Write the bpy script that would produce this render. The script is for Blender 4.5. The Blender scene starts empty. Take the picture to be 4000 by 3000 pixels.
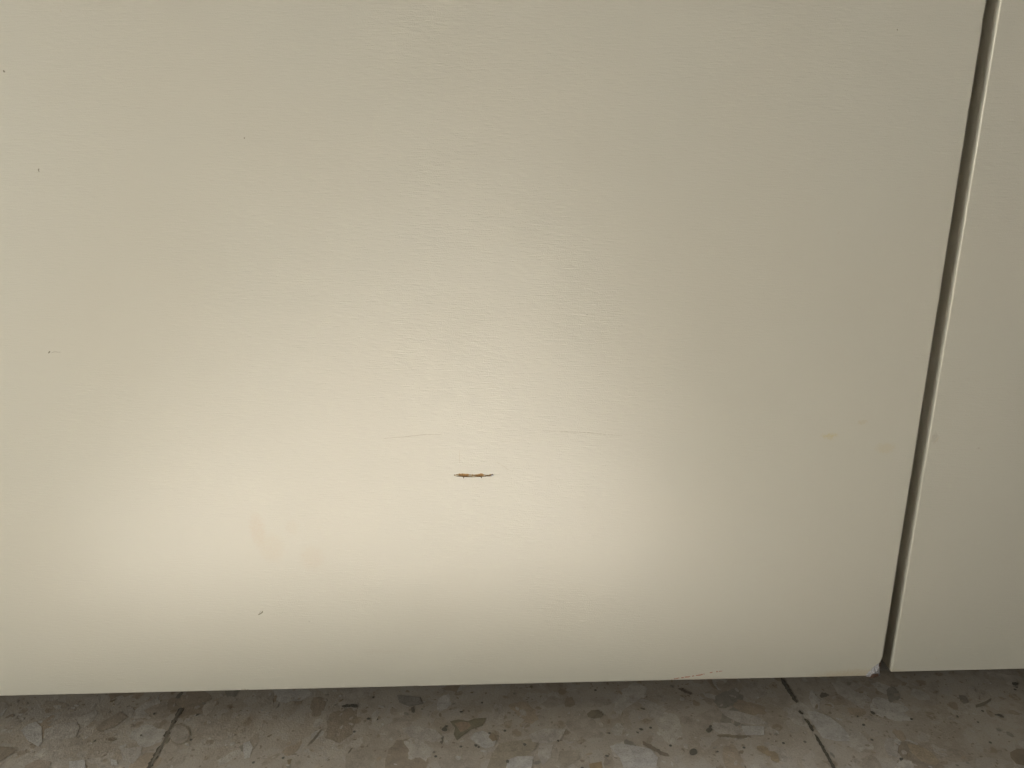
import bpy, bmesh, math, random
from mathutils import Vector, Matrix, noise

# ------------------------------------------------------------------ camera
S = bpy.context.scene
COL = S.collection
F = 3005.0
P, RO, W = [math.radians(a) for a in (18.4, -1.2, 0.2)]
CAM = Vector((0, -0.427, 0.37))
FW = Vector((math.sin(W)*math.cos(P), math.cos(W)*math.cos(P), -math.sin(P)))
RT = Vector((math.cos(W), -math.sin(W), 0)); UP = RT.cross(FW)
R2 = RT*math.cos(RO) + UP*math.sin(RO); U2 = -RT*math.sin(RO) + UP*math.cos(RO)
cd = bpy.data.cameras.new('camera'); cam = bpy.data.objects.new('camera', cd); COL.objects.link(cam)
cd.sensor_width = 36; cd.lens = 36*F/4000; cd.clip_start = 0.01; cd.clip_end = 50
m = Matrix((R2, U2, -FW)).transposed().to_4x4(); m.translation = CAM
cam.matrix_world = m
S.camera = cam

# ------------------------------------------------------------------ world, lamps, exposure
wd = bpy.data.worlds.new('World'); S.world = wd; wd.use_nodes = True
bg = wd.node_tree.nodes['Background']; bg.inputs[0].default_value = (1.0, 0.94, 0.85, 1); bg.inputs[1].default_value = 0.08
S.view_settings.view_transform = 'Standard'; S.view_settings.look = 'None'
S.view_settings.exposure = 0.12; S.view_settings.gamma = 1

def aim(o, loc, tgt):
    o.location = loc; o.rotation_euler = (Vector(tgt)-Vector(loc)).to_track_quat('-Z', 'Y').to_euler()
def spot(name, loc, tgt, power, ang, blend, size, color):
    l = bpy.data.lights.new(name, 'SPOT'); l.energy = power; l.spot_size = math.radians(ang); l.spot_blend = blend
    l.shadow_soft_size = size; l.color = color
    o = bpy.data.objects.new(name, l); COL.objects.link(o); aim(o, loc, tgt); return o
def area(name, loc, tgt, power, sx, sy, color, spread=180):
    l = bpy.data.lights.new(name, 'AREA'); l.shape = 'RECTANGLE'; l.size = sx; l.size_y = sy; l.energy = power; l.color = color
    l.spread = math.radians(spread)
    o = bpy.data.objects.new(name, l); COL.objects.link(o); aim(o, loc, tgt); return o
# daylight falling through a window on to the floor in front of the doors, and an added soft fill lamp at the left
BEAM = (0.955, 0.975, 1)
area('floor_beam', (-0.14, -0.305, 1.8), (-0.14, -0.305, 0), 4.7, 0.52, 0.25, BEAM, 5.5)
area('floor_beam', (-0.155, -0.58, 1.8), (-0.155, -0.58, 0), 7.5, 0.46, 0.31, BEAM, 4)
area('floor_beam', (-0.09, -0.93, 1.8), (-0.09, -0.93, 0), 6.8, 0.33, 0.39, BEAM, 5)
area('floor_beam', (-0.05, -0.22, 1.8), (-0.05, -0.22, 0), 0.7, 0.60, 0.18, BEAM, 8)  # extra weak strip, added to brighten the floor nearest the doors
area('left_fill', (-3.0, -1.5, 0.75), (0, 0, 0.25), 78, 1.0, 0.9, (1, 0.99, 0.915))

# ------------------------------------------------------------------ helpers
def ray(px, py): return R2*(px-2000) + U2*(1500-py) + FW*F
def on_door(px, py, y=0.0):
    d = ray(px, py); return CAM + d*((y-CAM.y)/d.y)
def on_floor(px, py, z=0.0):
    d = ray(px, py); return CAM + d*((z-CAM.z)/d.z)
def new_obj(name, bm, mats, parent=None):
    me = bpy.data.meshes.new(name); bm.to_mesh(me); bm.free()
    for mt in (mats if isinstance(mats, (list, tuple)) else [mats]): me.materials.append(mt)
    o = bpy.data.objects.new(name, me); COL.objects.link(o); o.parent = parent; return o
def tag(o, **k):
    for a, b in k.items(): o[a] = b
    return o

class NT:
    def __init__(s, name):
        s.m = bpy.data.materials.new(name); s.m.use_nodes = True; s.t = s.m.node_tree
        s.b = s.t.nodes['Principled BSDF']
        s.out = s.t.nodes['Material Output']
        s.co = s.t.nodes.new('ShaderNodeNewGeometry').outputs['Position']
    def n(s, ty, ins=None, **props):
        nd = s.t.nodes.new(ty)
        for k, v in props.items(): setattr(nd, k, v)
        for k, v in (ins or {}).items():
            if isinstance(v, bpy.types.NodeSocket): s.t.links.new(v, nd.inputs[k])
            else: nd.inputs[k].default_value = v
        return nd
    def set(s, k, v):
        if isinstance(v, bpy.types.NodeSocket): s.t.links.new(v, s.b.inputs[k])
        else: s.b.inputs[k].default_value = v
    def math(s, op, a, b=0.0, c=0.0, clamp=False):
        return s.n('ShaderNodeMath', {0: a, 1: b, 2: c}, operation=op, use_clamp=clamp).outputs[0]
    def mapr(s, v, a, b, c=0.0, d=1.0, smooth=True):
        return s.n('ShaderNodeMapRange', {'Value': v, 'From Min': a, 'From Max': b, 'To Min': c, 'To Max': d},
                   interpolation_type='SMOOTHSTEP' if smooth else 'LINEAR').outputs[0]
    def mix(s, f, a, b, bt='MIX'):
        return s.n('ShaderNodeMix', {'Factor': f, 6: a, 7: b}, data_type='RGBA', blend_type=bt).outputs[2]
    def scl(s, v, xyz):
        return s.n('ShaderNodeVectorMath', {0: v, 1: xyz}, operation='MULTIPLY').outputs[0]
    def noise(s, v, scale, detail=2, rough=0.5, out='Fac'):
        return s.n('ShaderNodeTexNoise', {'Vector': v, 'Scale': scale, 'Detail': detail, 'Roughness': rough}).outputs[out]

# ------------------------------------------------------------------ materials
CREAM = (0.66, 0.615, 0.475, 1)
def paint_material():
    t = NT('cream_lacquer')
    co = t.co
    # very faint cloudy tone variation of the old lacquer and small dust freckles
    n1 = t.noise(co, 9, 3)
    c = t.mix(t.mapr(n1, .35, .65), (0.612, 0.589, 0.496, 1), (0.614, 0.586, 0.490, 1))
    # smudges with a place of their own: (pixel x, pixel y, half width, half height, strength, colour)
    sm = [(3240, 1703, 34, 13, .42, (0.60, 0.53, 0.34, 1)), (3368, 1650, 20, 7, .30, (0.58, 0.51, 0.36, 1)),
          (3460, 1750, 40, 22, .16, (0.60, 0.50, 0.29, 1)), (1005, 2070, 32, 70, .26, (0.60, 0.51, 0.39, 1)),
          (1060, 2140, 55, 60, .19, (0.60, 0.52, 0.39, 1)), (1220, 2180, 50, 50, .20, (0.60, 0.52, 0.40, 1)),
          (1140, 2060, 28, 30, .14, (0.60, 0.52, 0.40, 1)), (3658, 1718, 12, 20, .16, (0.36, 0.31, 0.24, 1)),
          (1480, 2545, 90, 8, .05, (0.52, 0.42, 0.33, 1)),
          (3350, 2640, 190, 26, .2, (0.50, 0.37, 0.19, 1)), (2740, 2665, 160, 22, .14, (0.56, 0.40, 0.32, 1)),
          (3830, 1757, 6, 5, .15, (0.30, 0.24, 0.18, 1))]
    wn = t.noise(co, 420, 2, .6, 'Color')
    wob = t.n('ShaderNodeVectorMath', {0: wn, 1: (-.5, -.5, -.5)}, operation='ADD').outputs[0]
    pw = t.n('ShaderNodeVectorMath', {0: t.scl(wob, (.006, .006, .006)), 1: co}, operation='ADD').outputs[0]
    grain = t.noise(co, 900, 2, .6)
    for px, py, hw, hh, st, colr in sm:
        p = on_door(px, py); a = (on_door(px+hw, py)-p).length; b = (on_door(px, py+hh)-p).length
        d = t.n('ShaderNodeVectorMath', {0: pw, 1: tuple(p)}, operation='SUBTRACT').outputs[0]
        d = t.scl(d, (1/a, 0, 1/b))
        ln = t.n('ShaderNodeVectorMath', {0: d}, operation='LENGTH').outputs['Value']
        f = t.math('MULTIPLY', t.mapr(ln, 1.25, .45, 0, min(1, st*2.3)), t.mapr(grain, .3, .7, .45, 1))
        c = t.mix(f, c, colr)
    t.set('Base Color', c)
    t.set('Roughness', .17)
    t.set('IOR', 1.95)
    # roller-applied lacquer: fine orange peel, a little stretched sideways
    o1 = t.noise(t.scl(co, (150, 800, 1400)), 1, 3, .6)
    o2 = t.noise(t.scl(co, (1500, 1500, 1900)), 1, 1)
    o3 = t.noise(t.scl(co, (9, 9, 22)), 1, 2)
    h = t.math('ADD', t.math('MULTIPLY', o1, .55), t.math('MULTIPLY', o2, .22))
    h = t.math('ADD', h, t.math('MULTIPLY', o3, 1.0))
    bp = t.n('ShaderNodeBump', {'Height': h, 'Strength': 1.0, 'Distance': 0.00036})
    t.set('Normal', bp.outputs[0])
    return t.m
M_PAINT = paint_material()

def simple(name, col, rough=.6, bump=0, bscale=2500, var=None):
    t = NT(name)
    if var:
        c = t.mix(t.mapr(t.noise(t.co, bscale, 3, .65), .32, .68), col, var)
        t.set('Base Color', c)
    else: t.set('Base Color', col)
    t.set('Roughness', rough)
    if bump:
        t.set('Normal', t.n('ShaderNodeBump', {'Height': t.noise(t.co, bscale, 3, .6), 'Strength': 1.0, 'Distance': bump}).outputs[0])
    return t.m
M_CORE = simple('brown_fibre_core', (0.54, 0.34, 0.13, 1), .85, .0004, 2600, (0.26, 0.12, 0.045, 1))
M_DARKCORE = simple('dark_fibre', (0.09, 0.05, 0.025, 1), .9, .0003, 2600, (0.04, 0.022, 0.012, 1))
M_DARKBR = simple('dark_brown_core', (0.12, 0.075, 0.05, 1), .9, .0003, 2600, (0.07, 0.035, 0.022, 1))
M_FLAP = simple('lifted_lacquer', (0.60, 0.54, 0.40, 1), .4, .0002, 1800, (0.34, 0.25, 0.14, 1))
M_FOIL = simple('crushed_pale_lacquer', (0.48, 0.48, 0.50, 1), .4, .0004, 1500, (0.30, 0.28, 0.27, 1))
M_CARCASS = simple('carcass_board', (0.30, 0.26, 0.19, 1), .7, .0001, 300, (0.26, 0.22, 0.16, 1))
M_SCUFF = simple('grey_scratch', (0.30, 0.28, 0.22, 1), .6, 0, 1200, (0.44, 0.40, 0.31, 1))
M_SCUFFL = simple('pale_scratch', (0.40, 0.37, 0.30, 1), .6, 0, 1200, (0.48, 0.44, 0.34, 1))
M_SCUFFD = simple('dark_nick', (0.16, 0.14, 0.10, 1), .6, 0, 2500, (0.26, 0.23, 0.17, 1))
M_FAINT = simple('faint_scratch', (0.47, 0.43, 0.33, 1), .5, 0, 1200, (0.55, 0.50, 0.39, 1))
M_RED = simple('red_scuff', (0.36, 0.13, 0.095, 1), .6, 0, 1800, (0.46, 0.30, 0.22, 1))

# ------------------------------------------------------------------ the floor: terrazzo
def floor_material():
    t = NT('terrazzo')
    co = t.co
    at = t.n('ShaderNodeAttribute', attribute_name='chip').outputs['Color']
    msk = t.n('ShaderNodeAttribute', attribute_name='ischip').outputs['Fac']
    # cement matrix full of small marble crumbs
    wn = t.noise(co, 90, 3, .6, 'Color')
    pw = t.n('ShaderNodeVectorMath', {0: t.scl(wn, (.008, .008, 0)), 1: co}, operation='ADD').outputs[0]
    v1 = t.n('ShaderNodeTexVoronoi', {'Vector': pw, 'Scale': 130.0})
    v2 = t.n('ShaderNodeTexVoronoi', {'Vector': pw, 'Scale': 420.0})
    base = t.mix(t.mapr(t.noise(co, 28, 4, .6), .35, .65), (0.40, 0.345, 0.28, 1), (0.49, 0.44, 0.375, 1))
    r1 = t.n('ShaderNodeSeparateColor', {0: v1.outputs['Color']}).outputs
    r2 = t.n('ShaderNodeSeparateColor', {0: v2.outputs['Color']}).outputs
    c = t.mix(t.mapr(r1[0], .72, .76, 0, .55), base, (0.50, 0.46, 0.41, 1))
    c = t.mix(t.math('MULTIPLY', t.mapr(r1[1], .84, .87, 0, .55), t.mapr(v1.outputs['Distance'], .5, .38)), c, (0.26, 0.19, 0.12, 1))
    c = t.mix(t.mapr(r2[0], .70, .76, 0, .45), c, (0.50, 0.45, 0.37, 1))
    c = t.mix(t.math('MULTIPLY', t.mapr(r2[1], .86, .90, 0, .6), t.mapr(v2.outputs['Distance'], .42, .28)), c, (0.20, 0.14, 0.09, 1))
    v3 = t.n('ShaderNodeTexVoronoi', {'Vector': co, 'Scale': 260.0})
    r3 = t.n('ShaderNodeSeparateColor', {0: v3.outputs['Color']}).outputs
    dk = t.math('MULTIPLY', t.mapr(r3[2], .985, .988), t.mapr(v3.outputs['Distance'], .30, .18))
    c = t.mix(t.math('MULTIPLY', dk, .85), c, (0.05, 0.05, 0.045, 1))
    # veins and cloudiness inside each marble chip
    cn = t.mapr(t.noise(pw, 160, 4, .62), .3, .7, .78, 1.12)
    vein = t.mapr(t.math('ABSOLUTE', t.math('SUBTRACT', t.noise(pw, 60, 3, .6), .5)), 0, .018, .80, 1)
    cc = t.n('ShaderNodeMix', {'Factor': 1.0, 6: at, 7: t.n('ShaderNodeCombineColor', {0: cn, 1: cn, 2: cn}).outputs[0]}, data_type='RGBA', blend_type='MULTIPLY').outputs[2]
    cc = t.n('ShaderNodeMix', {'Factor': 1.0, 6: cc, 7: t.n('ShaderNodeCombineColor', {0: vein, 1: vein, 2: vein}).outputs[0]}, data_type='RGBA', blend_type='MULTIPLY').outputs[2]
    cc = t.mix(.22, cc, base)
    c = t.mix(msk, c, cc)
    # fine grime everywhere
    g = t.noise(co, 1100, 3, .7)
    c = t.mix(t.mapr(g, .50, .75, 0, .6), c, (0.21, 0.175, 0.13, 1))
    c = t.mix(1.0, c, (0.68, 0.675, 0.67, 1), 'MULTIPLY')
    t.set('Base Color', c)
    t.set('Roughness', t.mapr(t.noise(co, 70, 3), .3, .7, .38, .55))
    t.set('Normal', t.n('ShaderNodeBump', {'Height': t.noise(co, 700, 3, .6), 'Strength': 1.0, 'Distance': 0.00018}).outputs[0])
    return t.m
M_FLOOR = floor_material()
M_JOINT = simple('dirty_joint', (0.055, 0.052, 0.042, 1), .9, .0004, 1500, (0.11, 0.095, 0.07, 1))
M_CRACKP = simple('dark_green_pebble', (0.05, 0.06, 0.05, 1), .6, 0, 1500, (0.09, 0.09, 0.075, 1))

def build_floor():
    rnd = random.Random(11)
    bm = bmesh.new()
    dark = lambda c: sum(c) < .75
    lc = bm.faces.layers.int.new('dummy')
    colr = bm.loops.layers.float_color.new('chip')
    isc = bm.loops.layers.float_color.new('ischip')
    def face(vs, c=None, mi=0):
        f = bm.faces.new(vs); f.material_index = mi
        for l in f.loops:
            l[colr] = (*(c or (0, 0, 0)), 1); l[isc] = (1, 1, 1, 1) if c else (0, 0, 0, 1)
        return f
    face([bm.verts.new(p) for p in ((-3, -4, 0), (3, -4, 0), (3, .6, 0), (-3, .6, 0))])
    zc = [0.00005]; step = [4e-8]
    def poly(pts, c, mi=0):
        zc[0] += step[0]
        vs = [bm.verts.new((p[0], p[1], zc[0])) for p in pts]
        f = face(vs, c, mi)
        f.normal_update()
        if f.normal.z < 0: f.normal_flip()
    def blob(cx, cy, rx, ry, rot, c, n=22, seed=0, ang=.30, mi=0):
        # marble shard: an ellipse whose outline is broken into a few straight-ish facets
        k = rnd.randint(5, 8); fac = [(rnd.uniform(0, 2*math.pi), rnd.uniform(.72, 1.0)) for _ in range(k)]
        pts = []
        for i in range(n):
            a = 2*math.pi*i/n
            r = 1.0
            for fa, fd in fac:
                cs = math.cos(a-fa)
                if cs > .2: r = min(r, fd/cs)
            r *= 1 + ang*(noise.noise(Vector((math.cos(a)*2.2+seed*3.1, math.sin(a)*2.2, seed)))) + .10*noise.noise(Vector((math.cos(a)*9+seed, math.sin(a)*9, seed*2)))
            x, y = math.cos(a)*r*rx, math.sin(a)*r*ry
            pts.append((cx + x*math.cos(rot)-y*math.sin(rot), cy + x*math.sin(rot)+y*math.cos(rot)))
        poly(pts, c, mi)
    pal = [((.47, .415, .35), 5), ((.51, .46, .40), 6), ((.42, .36, .29), 3.5), ((.56, .52, .465), 5), ((.61, .58, .54), 3),
           ((.34, .275, .205), 1.3), ((.43, .345, .255), 1.0), ((.25, .19, .12), .7), ((.30, .28, .24), 1.2), ((.13, .12, .095), .25)]
    tot = sum(w for _, w in pal)
    def pick():
        r = rnd.uniform(0, tot)
        for c, w in pal:
            r -= w
            if r <= 0: break
        k = rnd.uniform(.93, 1.07)
        return tuple(v*k for v in c)
    X0, X1, Y0, Y1 = -.52, .52, -.19, .06
    for i in range(760):
        s = rnd.choice([.0035, .005, .005, .007, .007, .009, .012, .015])*rnd.uniform(.75, 1.25)
        c = pick(); s = min(s, .0035) if dark(c) else s
        blob(rnd.uniform(X0, X1), rnd.uniform(Y0, Y1), s, s*rnd.uniform(.35, .8), rnd.uniform(0, 3.14), c, 26, i)
    for i in range(2600):
        s = rnd.uniform(.0008, .0026)
        blob(rnd.uniform(X0, X1), rnd.uniform(Y0, Y1), s, s*rnd.uniform(.35, .8), rnd.uniform(0, 3.14), pick(), 9, i*1.7)
    step[0] = 1.2e-6
    # chips that can be told apart in the picture (traced outlines laid flat on the floor)
    def traced(pts, c, mi=0):
        poly([on_floor(x, y)[:2] for x, y in pts], c, mi)
    white = (.60, .58, .56); pale = (.53, .49, .445); tan = (.42, .33, .22); brown = (.25, .185, .12); olive = (.20, .18, .11)
    traced([(3152, 2776), (3190, 2780), (3240, 2800), (3285, 2835), (3315, 2870), (3320, 2896), (3270, 2896), (3215, 2884), (3190, 2850), (3165, 2810)], white)
    traced([(3075, 2764), (3110, 2770), (3138, 2800), (3135, 2838), (3105, 2830), (3078, 2800)], pale)
    traced([(2810, 2772), (2880, 2778), (2960, 2800), (3000, 2828), (2950, 2832), (2880, 2822), (2830, 2795)], pale)
    traced([(2785, 2822), (2860, 2826), (2890, 2850), (2880, 2874), (2810, 2868), (2780, 2845)], pale)
    traced([(2895, 2835), (2985, 2838), (2985, 2872), (2910, 2872)], white)
    traced([(3462, 2882), (3485, 2884), (3508, 2920), (3505, 2960), (3470, 2950), (3452, 2915)], pale)
    traced([(3540, 2905), (3590, 2912), (3640, 2940), (3670, 2975), (3655, 2992), (3600, 2975), (3560, 2940)], tan)
    traced([(3945, 2940), (3975, 2925), (4020, 2930), (4020, 2995), (3970, 2985), (3948, 2960)], brown)
    traced([(3975, 2895), (4020, 2885), (4020, 2925), (3985, 2920)], pale)
    traced([(3745, 2715), (3770, 2720), (3785, 2745), (3765, 2750), (3750, 2738)], (.22, .20, .165))
    traced([(3810, 2755), (3850, 2740), (3870, 2728), (3868, 2740), (3835, 2760), (3812, 2765)], (.19, .165, .12))
    traced([(2292, 2790), (2310, 2775), (2335, 2773), (2357, 2790), (2350, 2803), (2320, 2808), (2298, 2802)], (.21, .175, .12))
    traced([(1757, 2818), (1790, 2812), (1830, 2818), (1850, 2808), (1900, 2805), (1885, 2835), (1840, 2850), (1800, 2880), (1785, 2893), (1772, 2870), (1778, 2845)], olive)
    traced([(1775, 2826), (1800, 2820), (1830, 2822), (1840, 2836), (1825, 2850), (1800, 2862), (1788, 2845)], (.40, .29, .20))
    traced([(1835, 2885), (1855, 2862), (1885, 2855), (1915, 2870), (1940, 2885), (1930, 2915), (1895, 2925), (1860, 2905)], white)
    traced([(1918, 2865), (1935, 2870), (1945, 2890), (1925, 2897), (1908, 2880)], (.30, .22, .14))
    traced([(1950, 2905), (2000, 2895), (2060, 2890), (2110, 2875), (2095, 2925), (1975, 3010), (1900, 3010), (1920, 2950)], (.38, .33, .25))
    traced([(2065, 2870), (2130, 2845), (2210, 2850), (2190, 2890), (2130, 2905), (2080, 2900)], pale)
    traced([(1985, 2968), (2020, 2955), (2085, 2955), (2075, 3005), (1975, 3005)], white)
    traced([(2105, 2915), (2160, 2910), (2150, 2960), (2120, 2990), (2100, 2950)], pale)
    traced([(2380, 2915), (2430, 2905), (2540, 2925), (2570, 2960), (2560, 3010), (2440, 3010), (2420, 2960)], white)
    traced([(2185, 2935), (2260, 2930), (2265, 2965), (2210, 3000), (2180, 2970)], (.40, .35, .28))
    traced([(2300, 2985), (2350, 2975), (2355, 3005), (2305, 3005)], (.36, .25, .12))
    traced([(1570, 2845), (1625, 2835), (1700, 2850), (1730, 2880), (1690, 2900), (1600, 2880)], pale)
    traced([(1550, 2715), (1640, 2725), (1650, 2750), (1600, 2762), (1560, 2745)], (.30, .28, .25))
    traced([(950, 2905), (975, 2895), (988, 2920), (975, 2960), (955, 2965), (950, 2930)], white)
    traced([(1350, 2945), (1420, 2925), (1460, 2955), (1440, 3005), (1350, 3005)], (.40, .35, .285))
    traced([(1122, 2970), (1140, 2965), (1135, 2985), (1125, 2988)], (.26, .19, .09))
    # round chip with a brown rim near the left joint
    def ring(cx, cy, rx, ry, c1, c2):
        n = 30
        for q, c in ((1.0, c1), (.86, c2)):
            traced([(cx+math.cos(2*math.pi*i/n)*rx*q*(1+.06*math.sin(3*i)), cy+math.sin(2*math.pi*i/n)*ry*q) for i in range(n)], c)
    ring(700, 2869, 43, 41, (.33, .28, .22), (.47, .425, .37))
    traced([(82, 2855), (110, 2830), (140, 2820), (162, 2840), (165, 2900), (150, 2918), (110, 2895)], white)
    traced([(175, 2850), (235, 2828), (300, 2822), (310, 2845), (295, 2880), (240, 2890), (170, 2890)], pale)
    traced([(370, 2850), (400, 2820), (470, 2780), (500, 2800), (450, 2840), (390, 2860)], (.36, .30, .235))
    traced([(470, 2925), (530, 2920), (555, 2915), (550, 2950), (520, 2985), (480, 2970)], pale)
    traced([(420, 2885), (440, 2880), (457, 2890), (435, 2897), (422, 2893)], (.24, .18, .12))
    traced([(-20, 2915), (45, 2920), (68, 2930), (30, 2955), (-20, 2990)], (.27, .215, .155))
    traced([(270, 2975), (330, 2968), (335, 3005), (270, 3005)], white)
    traced([(430, 2965), (455, 2970), (460, 2990), (435, 2992)], white)
    traced([(100, 2990), (150, 2968), (200, 2975), (190, 3005), (95, 3005)], (.40, .32, .25))
    # small dark green and black grains
    for px, py, s in ((1736, 2850, 9), (1742, 2838, 6), (2708, 2939, 13), (2770, 2852, 10), (2775, 2838, 5), (3520, 2966, 6), (3373, 2833, 5),
                      (3908, 2797, 8), (3891, 2793, 4), (1802, 2781, 5), (2049, 2909, 6), (2370, 2954, 6), (2702+100, 2937, 4), (3410, 2786, 8),
                      (3560, 2810, 5), (3964, 2672, 9), (370, 2895, 4), (551, 2873, 4), (1858, 2913, 5), (1870, 2920, 4), (1983, 2975, 6),
                      (2180, 2895, 4), (2505, 2850, 6), (2490, 2862, 4), (2380, 2865, 4), (3820, 2822, 4), (3350, 2800, 4), (1440, 2808, 6), (770, 2794, 5), (602, 2789, 4)):
        p = on_floor(px, py); r = s/F*.5
        blob(p.x, p.y, r*1.1, r*1.5, rnd.uniform(0, 3), (.045, .05, .042), 12, px*.01)
    def stroke(pts, w, c=(.05, .05, .04), mi=0, j=.35, seed=0):
        P_ = [on_floor(x, y) for x, y in pts]; L, Rr = [], []
        seq = []
        for a, b in zip(P_, P_[1:]):
            n = max(2, int((b-a).length/.0009))
            seq += [a.lerp(b, i/n) for i in range(n)]
        seq.append(P_[-1]); N = len(seq)
        for i, p in enumerate(seq):
            d = (seq[min(i+1, N-1)]-seq[max(i-1, 0)]); d.z = 0; d.normalize(); q = Vector((-d.y, d.x, 0))
            ww = w*.5*(1+j*noise.noise(Vector((p.x*900, p.y*900, seed))))*min(1, .25+min(i, N-1-i)/max(1, N*.12))
            off = q*w*.35*noise.noise(Vector((p.x*500, p.y*500, seed+9)))
            L.append(p+off+q*ww); Rr.append(p+off-q*ww)
        poly([(v.x, v.y) for v in L] + [(v.x, v.y) for v in reversed(Rr)], c, mi)
    # the joints between the tiles, partly clogged, so they read as broken dark lines
    J = .0020
    stroke([(3052, 2650), (3070, 2682), (3112, 2746)], J*1.3, mi=1, seed=1)
    stroke([(3122, 2776), (3134, 2792)], J*1.1, mi=1, seed=2)
    stroke([(3142, 2808), (3158, 2826), (3176, 2858)], J*1.0, mi=1, seed=3)
    stroke([(3180, 2868), (3205, 2905), (3235, 2960), (3275, 3030), (3310, 3090)], J*1.0, mi=1, seed=4)
    stroke([(710, 2765), (700, 2782), (690, 2798)], J*1.6, mi=1, seed=5)
    stroke([(682, 2812), (672, 2828)], J*1.5, mi=1, seed=6)
    stroke([(658, 2855), (645, 2880)], J*1.6, mi=1, seed=7)
    stroke([(648, 2885), (650, 2905)], J*1.3, c=(.24, .215, .15), seed=8)
    stroke([(630, 2910), (610, 2948), (588, 2992), (560, 3050)], J*1.5, mi=1, j=.4, seed=9)
    stroke([(706, 2770), (672, 2830), (640, 2900), (590, 2990)], J*.8, c=(.16, .14, .105), j=.1, seed=21)
    stroke([(1335, 2759), (1372, 2756), (1397, 2762)], J*1.3, mi=1, seed=10)
    stroke([(2510, 2898), (2560, 2930), (2615, 2955)], J*1.4, c=(.22, .17, .12), seed=12)
    stroke([(1360, 2945), (1370, 2930), (1378, 2922)], J*.5, c=(.13, .10, .06), seed=14)
    stroke([(2800, 2874), (2860, 2876), (2920, 2880)], J*1.2, c=(.26, .21, .14), seed=15)
    stroke([(2960, 2915), (2990, 2935), (3025, 2955), (3035, 2980)], J*2.6, c=(.36, .27, .16), seed=16)
    stroke([(2650, 2690), (2700, 2715)], J*1.0, c=(.15, .12, .09), seed=17)
    stroke([(1200, 2915), (1240, 2870), (1255, 2850)], J*.7, c=(.24, .20, .15), seed=18)
    # other joints of the floor further from the doors
    for y in (-.40, -.80, -1.2, -1.6):
        poly([(-3, y), (3, y), (3, y+.0018), (-3, y+.0018)], (.05, .05, .04), 1)
    for k in range(-6, 7):
        x = .190+.417*k
        poly([(x, -4), (x+.0018, -4), (x+.0018, -.12), (x, -.12)], (.05, .05, .04), 1)
    o = new_obj('floor', bm, [M_FLOOR, M_JOINT])
    tag(o, kind='structure')
    return o
build_floor()

# ------------------------------------------------------------------ the cupboard
def offset_loop(pts, d):
    """pts: counter-clockwise (x,z) seen from -y; move inwards by d"""
    n = len(pts); out = []
    for i in range(n):
        a = Vector(pts[i-1]); b = Vector(pts[i]); c = Vector(pts[(i+1) % n])
        e1 = (b-a).normalized(); e2 = (c-b).normalized()
        n1 = Vector((-e1.y, e1.x)); n2 = Vector((-e2.y, e2.x))
        q = n1+n2
        q = q/max(.5, q.length_squared)*2 if q.length > 1e-6 else n1
        out.append(b + q*d)
    return out

def door_mesh(outline, thick, r, holes=(), y0=0.0, hole_depth=.0009, seg=5):
    bm = bmesh.new()
    rings = []
    for k in range(seg+1):
        a = math.pi/2*k/seg            # 0: front face plane, pi/2: side
        d = r*(1-math.sin(a)); y = y0 + r*(1-math.cos(a))
        rings.append([bm.verts.new((p.x, y, p.y)) for p in offset_loop(outline, d)])
    rings.append([bm.verts.new((p[0], y0+thick, p[1])) for p in outline])
    n = len(outline)
    for A, B in zip(rings, rings[1:]):
        for i in range(n):
            f = bm.faces.new((A[i], B[i], B[(i+1) % n], A[(i+1) % n])); f.smooth = A is not rings[-2] and seg > 1
    bm.faces.new(rings[-1])
    edges = []
    for i in range(n): edges.append(bm.edges.get((rings[0][i], rings[0][(i+1) % n])))
    hl = []
    for h in holes:
        vs = [bm.verts.new((p[0], y0, p[1])) for p in h]; hl.append(vs)
        for i in range(len(vs)): edges.append(bm.edges.new((vs[i], vs[(i+1) % len(vs)])))
    res = bmesh.ops.triangle_fill(bm, edges=edges, use_beauty=True, normal=(0, -1, 0))
    for vs in hl:                      # walls of the gouge; its floor is a separate piece
        bk = [bm.verts.new((v.co.x, y0+hole_depth, v.co.z)) for v in vs]
        for i in range(len(vs)):
            f = bm.faces.new((vs[i], vs[(i+1) % len(vs)], bk[(i+1) % len(vs)], bk[i])); f.material_index = 1
    bmesh.ops.recalc_face_normals(bm, faces=bm.faces)
    return bm

root = bpy.data.objects.new('cupboard', None); COL.objects.link(root)
tag(root, label='cream lacquered cupboard with two plain doors hanging just above the terrazzo floor', category='cupboard')

# ---- big left door
DR = 0.2455; DB = 0.0150; DL = -0.62; DT = 2.05
crn = on_door(3436, 2642)
def px(x, y): p = on_door(x, y); return (p.x, p.z)
out = [(DL, DB), (0.10, DB)]
# chewed bottom right corner
out += [px(3385, 2643), px(3392, 2645.5), px(3402, 2644), px(3412, 2642), px(3422, 2641.5), px(3428, 2638), px(3434, 2640), px(3436, 2628), px(3438, 2618), px(3436, 2606), px(3438, 2597)]
zz = 0.03; rn = random.Random(4)
while zz < .46:                         # edge of the leaf: not quite straight where the lacquer has chipped
    out.append((DR + .00012*noise.noise(Vector((zz*60, 0, 0))) - (.0004*max(0, noise.noise(Vector((zz*140, 5, 0)))) if zz > .36 else 0), zz)); zz += .004
out += [(DR, .5), (DR, DT), (DL, DT)]
top = [(1772, 1855.4), (1785, 1852.9), (1797, 1849.9), (1803, 1848.9), (1812, 1850.4), (1822, 1851.4), (1832, 1852.9), (1842, 1853.9), (1852, 1854.4), (1862, 1853.4), (1872, 1851.4), (1879, 1847.9), (1888, 1852.9), (1896, 1854.4), (1906, 1854.4), (1918, 1852.4), (1924, 1851.4)]
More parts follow.
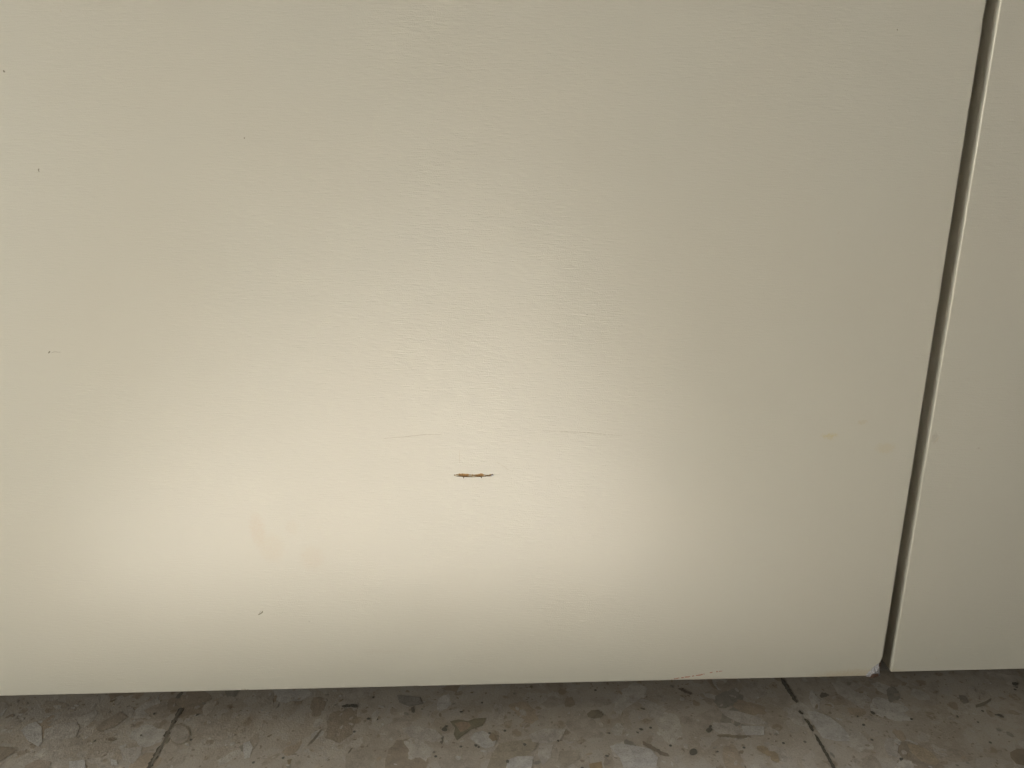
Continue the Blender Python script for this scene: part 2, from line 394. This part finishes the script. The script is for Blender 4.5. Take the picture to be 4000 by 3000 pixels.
bot = [(1927, 1856), (1921, 1860), (1908, 1861.2), (1890, 1861.5), (1883, 1861.5), (1882, 1867), (1879.5, 1867), (1879, 1861.8), (1860, 1862.5), (1840, 1863), (1825, 1862.6), (1814, 1862), (1812.5, 1868), (1809.5, 1868), (1809, 1861.6), (1795, 1861), (1783, 1860)]
jr = random.Random(8)
rag = []
for (ax, ay), (bx_, by_) in zip(top, top[1:]):     # torn upper lip
    for k in range(3):
        f = k/3; rag.append((ax+(bx_-ax)*f, ay+(by_-ay)*f + (jr.uniform(-1.6, 1.3) if (k or ax > 1775) else 0)))
rag.append(top[-1])
gouge = [px(*p) for p in rag+bot]
left = new_obj('door', door_mesh(out, .019, .0013, [gouge]), [M_PAINT, M_DARKCORE], root)
left['label'] = 'wide left door with a short brown gouge and a chewed lower corner'

def sheet(name, pts, mat, parent, y=-.00006, relief=0.0, label=None, th=.00005):
    """a thin flake: outline in photo pixels laid on the door, slightly crumpled"""
    bm = bmesh.new(); P_ = [on_door(a, b) for a, b in pts]
    c = sum(P_, Vector())/len(P_)
    vf = [bm.verts.new((p.x, y - relief*random.Random(int(p.x*1e5)).random(), p.z)) for p in P_]
    vb = [bm.verts.new((p.x, y + th, p.z)) for p in P_]
    vc = bm.verts.new((c.x, y-relief, c.z)); n = len(vf)
    for i in range(n):
        bm.faces.new((vf[i], vf[(i+1) % n], vc)); bm.faces.new((vf[i], vb[i], vb[(i+1) % n], vf[(i+1) % n]))
    bmesh.ops.recalc_face_normals(bm, faces=bm.faces)
    o = new_obj(name, bm, mat, parent)
    if label: o['label'] = label
    return o

# gouge: rough brown floor of the pit
def gouge_floor():
    bm = bmesh.new()
    a = Vector(px(1768, 1868)); b = Vector(px(1932, 1848)); nx, nz = 110, 14; g = []
    for j in range(nz+1):
        row = []
        for i in range(nx+1):
            x = a.x+(b.x-a.x)*i/nx; z = a.y+(b.y-a.y)*j/nz
            h = noise.noise(Vector((x*1100, z*1800, 1)))*.5 + noise.noise(Vector((x*3500, z*3500, 2)))*.25
            row.append(bm.verts.new((x, .00022 + .00035*(.6-h), z)))
        g.append(row)
    for j in range(nz):
        for i in range(nx): bm.faces.new((g[j][i], g[j][i+1], g[j+1][i+1], g[j+1][i]))
    return bm
gz = new_obj('gouge', gouge_floor(), M_CORE, left); gz['label'] = 'short gouge baring the brown fibre core'
sheet('loose_flake', [(1896, 1857.5), (1908, 1858), (1916, 1856), (1920, 1853), (1926, 1852.5), (1928, 1856), (1923, 1860), (1910, 1861.5), (1898, 1861)], M_SCUFFD, left, -.0001, .0002)
sheet('loose_flake', [(1918, 1854), (1924, 1852.5), (1928, 1854.5), (1926, 1859), (1921, 1859.5)], M_FOIL, left, -.0003, .0002)
sheet('loose_flake', [(1829, 1857), (1833, 1852), (1842, 1853), (1843, 1858), (1840, 1860), (1832, 1860)], M_FLAP, left, -.0001, .0003)
sheet('loose_flake', [(1844, 1861), (1849, 1857), (1857, 1857), (1858, 1860), (1850, 1862.5)], M_FLAP, left, -.0001, .0002)
sheet('loose_flake', [(1888, 1855), (1893, 1853), (1899, 1855), (1896, 1858), (1889, 1858.5)], M_FLAP, left, -.0001, .0003)
sheet('loose_flake', [(1772, 1857.3), (1782, 1855), (1791, 1853.5), (1793, 1856), (1785, 1859.5), (1777, 1859)], M_FLAP, left, -.0001, .0001)
# dark slit along the lower lip of the gouge
sheet('gouge_lip', [(1777, 1858.2), (1795, 1860.2), (1825, 1861.2), (1845, 1861.4), (1870, 1860.8), (1895, 1860), (1895, 1862), (1870, 1863), (1845, 1864), (1825, 1863.8), (1795, 1862), (1780, 1860.5)], M_DARKCORE, left, -.00006, 0)

# chewed corner
def lump():
    bm = bmesh.new()
    pts = [(3382, 2636), (3393, 2624), (3402, 2617), (3412, 2604), (3423, 2596), (3433, 2590), (3437, 2606), (3436, 2622), (3438, 2640), (3428, 2640), (3422, 2632), (3412, 2636), (3402, 2643), (3386, 2642)]
    rr = random.Random(3)
    P_ = [on_door(a, b) for a, b in pts]
    ce = [on_door(*q) for q in ((3401, 2631), (3412, 2624), (3424, 2618), (3430, 2612))]
    vs = [bm.verts.new((p.x, -.00005, p.z)) for p in P_]
    cv = [bm.verts.new((p.x, -.0004-.0006*rr.random(), p.z)) for p in ce]
    order = [0, 0, 0, 1, 2, 3, 3, 3, 2, 2, 1, 1, 0, 0]
    n = len(vs)
    for i in range(n):
        a, b = cv[order[i]], cv[order[(i+1) % n]]
        if a is b: bm.faces.new((vs[i], vs[(i+1) % n], a))
        else: bm.faces.new((vs[i], vs[(i+1) % n], b, a))
    bmesh.ops.triangulate(bm, faces=bm.faces)
    bmesh.ops.subdivide_edges(bm, edges=bm.edges, cuts=2, use_grid_fill=True)
    for v in bm.verts: v.co += Vector((noise.noise(v.co*1800)*.0002, noise.noise(v.co*1500+Vector((3, 3, 3)))*.0003-.0001, noise.noise(v.co*1800+Vector((7, 0, 0)))*.0002))
    bmesh.ops.recalc_face_normals(bm, faces=bm.faces)
    return bm
cl = new_obj('crushed_corner', lump(), M_FOIL, left); cl['label'] = 'crushed pale grey corner of the door'
sheet('exposed_core', [(3396, 2644.5), (3402, 2636), (3412, 2631), (3421, 2630), (3429, 2629), (3429, 2637), (3421, 2641), (3412, 2642), (3404, 2644)], M_DARKBR, left, -.0007, .0004, 'bare reddish brown core below the crushed corner', th=.003)
sheet('exposed_core', [(3429, 2608), (3434, 2592), (3439, 2588), (3438, 2600), (3434, 2610)], M_DARKCORE, left, -.0003, .0001, th=.001)

# ---- narrow right door
RL = 0.2536; RB = 0.0162; RY = 0.0022      # hangs 2 mm further back
bmR = door_mesh([(RL, RB), (.88, RB), (.88, DT), (RL, DT)], .017, .0007, y0=RY, seg=4)
right = new_obj('door', bmR, [M_PAINT, M_DARKCORE], root)
right['label'] = 'right door beyond the vertical gap, clean with a pale left edge'

# ---- carcass and plinth behind the doors
def box(bm, x0, x1, y0, y1, z0, z1):
    v = [bm.verts.new((x, y, z)) for z in (z0, z1) for x, y in ((x0, y0), (x1, y0), (x1, y1), (x0, y1))]
    for f in ((3, 2, 1, 0), (4, 5, 6, 7), (0, 1, 5, 4), (1, 2, 6, 5), (2, 3, 7, 6), (3, 0, 4, 7)): bm.faces.new([v[i] for i in f])
bm = bmesh.new(); box(bm, DL, .88, .021, .57, .075, DT); c = new_obj('carcass', bm, M_CARCASS, root)
bm = bmesh.new(); box(bm, DL+.01, .87, .055, .56, 0.0005, .073); new_obj('plinth', bm, M_CARCASS, root)

# ------------------------------------------------------------------ scratches and nicks
def scratch(name, pts, wpx, mat, parent, label, gaps=0.0, seed=0, y=-.00005):
    bm = bmesh.new(); P_ = [on_door(a, b, max(y, 0)) for a, b in pts]; seq = []
    for a, b in zip(P_, P_[1:]):
        n = max(2, int((b-a).length/.0006)); seq += [a.lerp(b, i/n) for i in range(n)]
    seq.append(P_[-1]); N = len(seq); prev = None
    for i, p in enumerate(seq):
        d = (seq[min(i+1, N-1)]-seq[max(i-1, 0)]).normalized(); q = Vector((-d.z, 0, d.x))
        t = i/(N-1); w = wpx/F*.45*.5*(.35+.65*math.sin(math.pi*t)**.5)*(1+.5*noise.noise(p*900+Vector((seed, 0, 0))))
        off = q*w*.6*noise.noise(p*600+Vector((0, seed, 0)))
        c = p+off
        cur = [bm.verts.new((c.x+q.x*w, y+.00004, c.z+q.z*w)), bm.verts.new((c.x, y, c.z)), bm.verts.new((c.x-q.x*w, y+.00004, c.z-q.z*w))]
        keep = gaps == 0 or noise.noise(p*700+Vector((seed, seed, 0)))+.5 > gaps*(.4+1.2*t)
        if prev and keep:
            for k in (0, 1): bm.faces.new((prev[k], cur[k], cur[k+1], prev[k+1]))
        prev = cur
    for v in [v for v in bm.verts if not v.link_faces]: bm.verts.remove(v)
    bmesh.ops.recalc_face_normals(bm, faces=bm.faces)
    for f in bm.faces:
        f.normal_update()
        if f.normal.y > 0: f.normal_flip()
    o = new_obj(name, bm, mat, parent); o['label'] = label; return o
scratch('scratch', [(1500, 1713), (1560, 1708), (1610, 1703), (1665, 1697), (1725, 1698)], 3.4, M_SCUFFL, left, 'thin grey scratch, left of the pair', 0, 1)
scratch('scratch', [(2120, 1683), (2200, 1686), (2280, 1690), (2360, 1697), (2430, 1701)], 3.0, M_SCUFFL, left, 'thin grey scratch, right of the pair', .25, 2)
scratch('scratch', [(1796, 1758), (1794, 1780), (1795, 1808)], 2.4, M_FAINT, left, 'faint upright scratch above the gouge', 0, 3)
scratch('scratch', [(1935, 1803), (1965, 1820), (1985, 1835)], 2.0, M_FAINT, left, 'faint slanting scratch beside the gouge', .3, 4)
scratch('scuff', [(2612, 2656), (2650, 2649), (2700, 2642), (2745, 2634), (2790, 2625), (2822, 2621)], 6.5, M_RED, left, 'reddish scuff near the lower edge', .42, 5)
scratch('scuff', [(942, 2692.5), (972, 2693)], 6, M_SCUFF, left, 'short dark scuff at the lower edge', .1, 6)
scratch('scuff', [(1615, 2679), (1633, 2678)], 4, M_SCUFF, left, 'tiny scuff at the lower edge', 0, 7)
scratch('scuff', [(3195, 2645), (3215, 2643)], 4, M_SCUFF, left, 'tiny brown scuff at the lower edge', 0, 8)
scratch('nick', [(1008, 2402), (1018, 2397), (1026, 2391), (1025, 2386)], 5.5, M_SCUFFD, left, 'curled nick low on the door', 0, 9)
scratch('nick', [(1012, 2396), (1018, 2388), (1024, 2385)], 2.5, M_SCUFF, left, 'curled nick low on the door', 0, 10)
scratch('nick', [(153, 658), (150, 665), (153, 672)], 4.5, M_SCUFFD, left, 'small curved nick like a bracket', 0, 11)
scratch('nick', [(12, 275), (20, 282)], 8, M_SCUFFD, left, 'small dark nick near the upper left', 0, 12)
scratch('nick', [(953, 537), (955, 542)], 6, M_SCUFFD, left, 'dot sized nick', 0, 13)
scratch('nick', [(1057, 742), (1061, 743)], 3, M_SCUFF, left, 'dot sized nick', 0, 14)
scratch('nick', [(188, 1380), (196, 1372)], 6, M_SCUFFD, left, 'short slanting nick at the left', 0, 15)
scratch('nick', [(200, 1379), (212, 1374), (225, 1376), (238, 1375)], 2.5, M_SCUFF, left, 'trail of tiny marks beside the slanting nick', .3, 16)
scratch('nick', [(2290, 1228), (2295, 1230), (2296, 1226)], 3, M_SCUFF, left, 'tiny hooked nick right of the middle', 0, 17)
scratch('nick', [(3504, 112), (3506, 120)], 3.5, M_SCUFFD, left, 'tiny nick near the upper right', 0, 18)
scratch('nick', [(234, 40), (240, 46)], 6, M_FAINT, left, 'faint nick near the top', 0, 19)
scratch('nick', [(1205, 2426), (1212, 2429)], 4, M_SCUFF, left, 'dot sized nick', 0, 20)
scratch('nick', [(2810, 1005), (2816, 1012)], 3, M_FAINT, left, 'dot sized nick', 0, 21)
scratch('nick', [(3270, 915), (3280, 905)], 3, M_FAINT, left, 'dot sized nick', 0, 22)
scratch('scuff', [(3645, 1732), (3655, 1724), (3668, 1706)], 6, M_FAINT, right, 'dark slanting scuff beside the gap', 0, 23, RY-.00005)
scratch('nick', [(3831, 1757), (3837, 1760)], 6, M_FAINT, right, 'dot sized nick', 0, 24, RY-.00005)
scratch('nick', [(3654, 2565), (3658, 2578)], 4, M_FAINT, right, 'faint nick low on the door', 0, 25, RY-.00005)
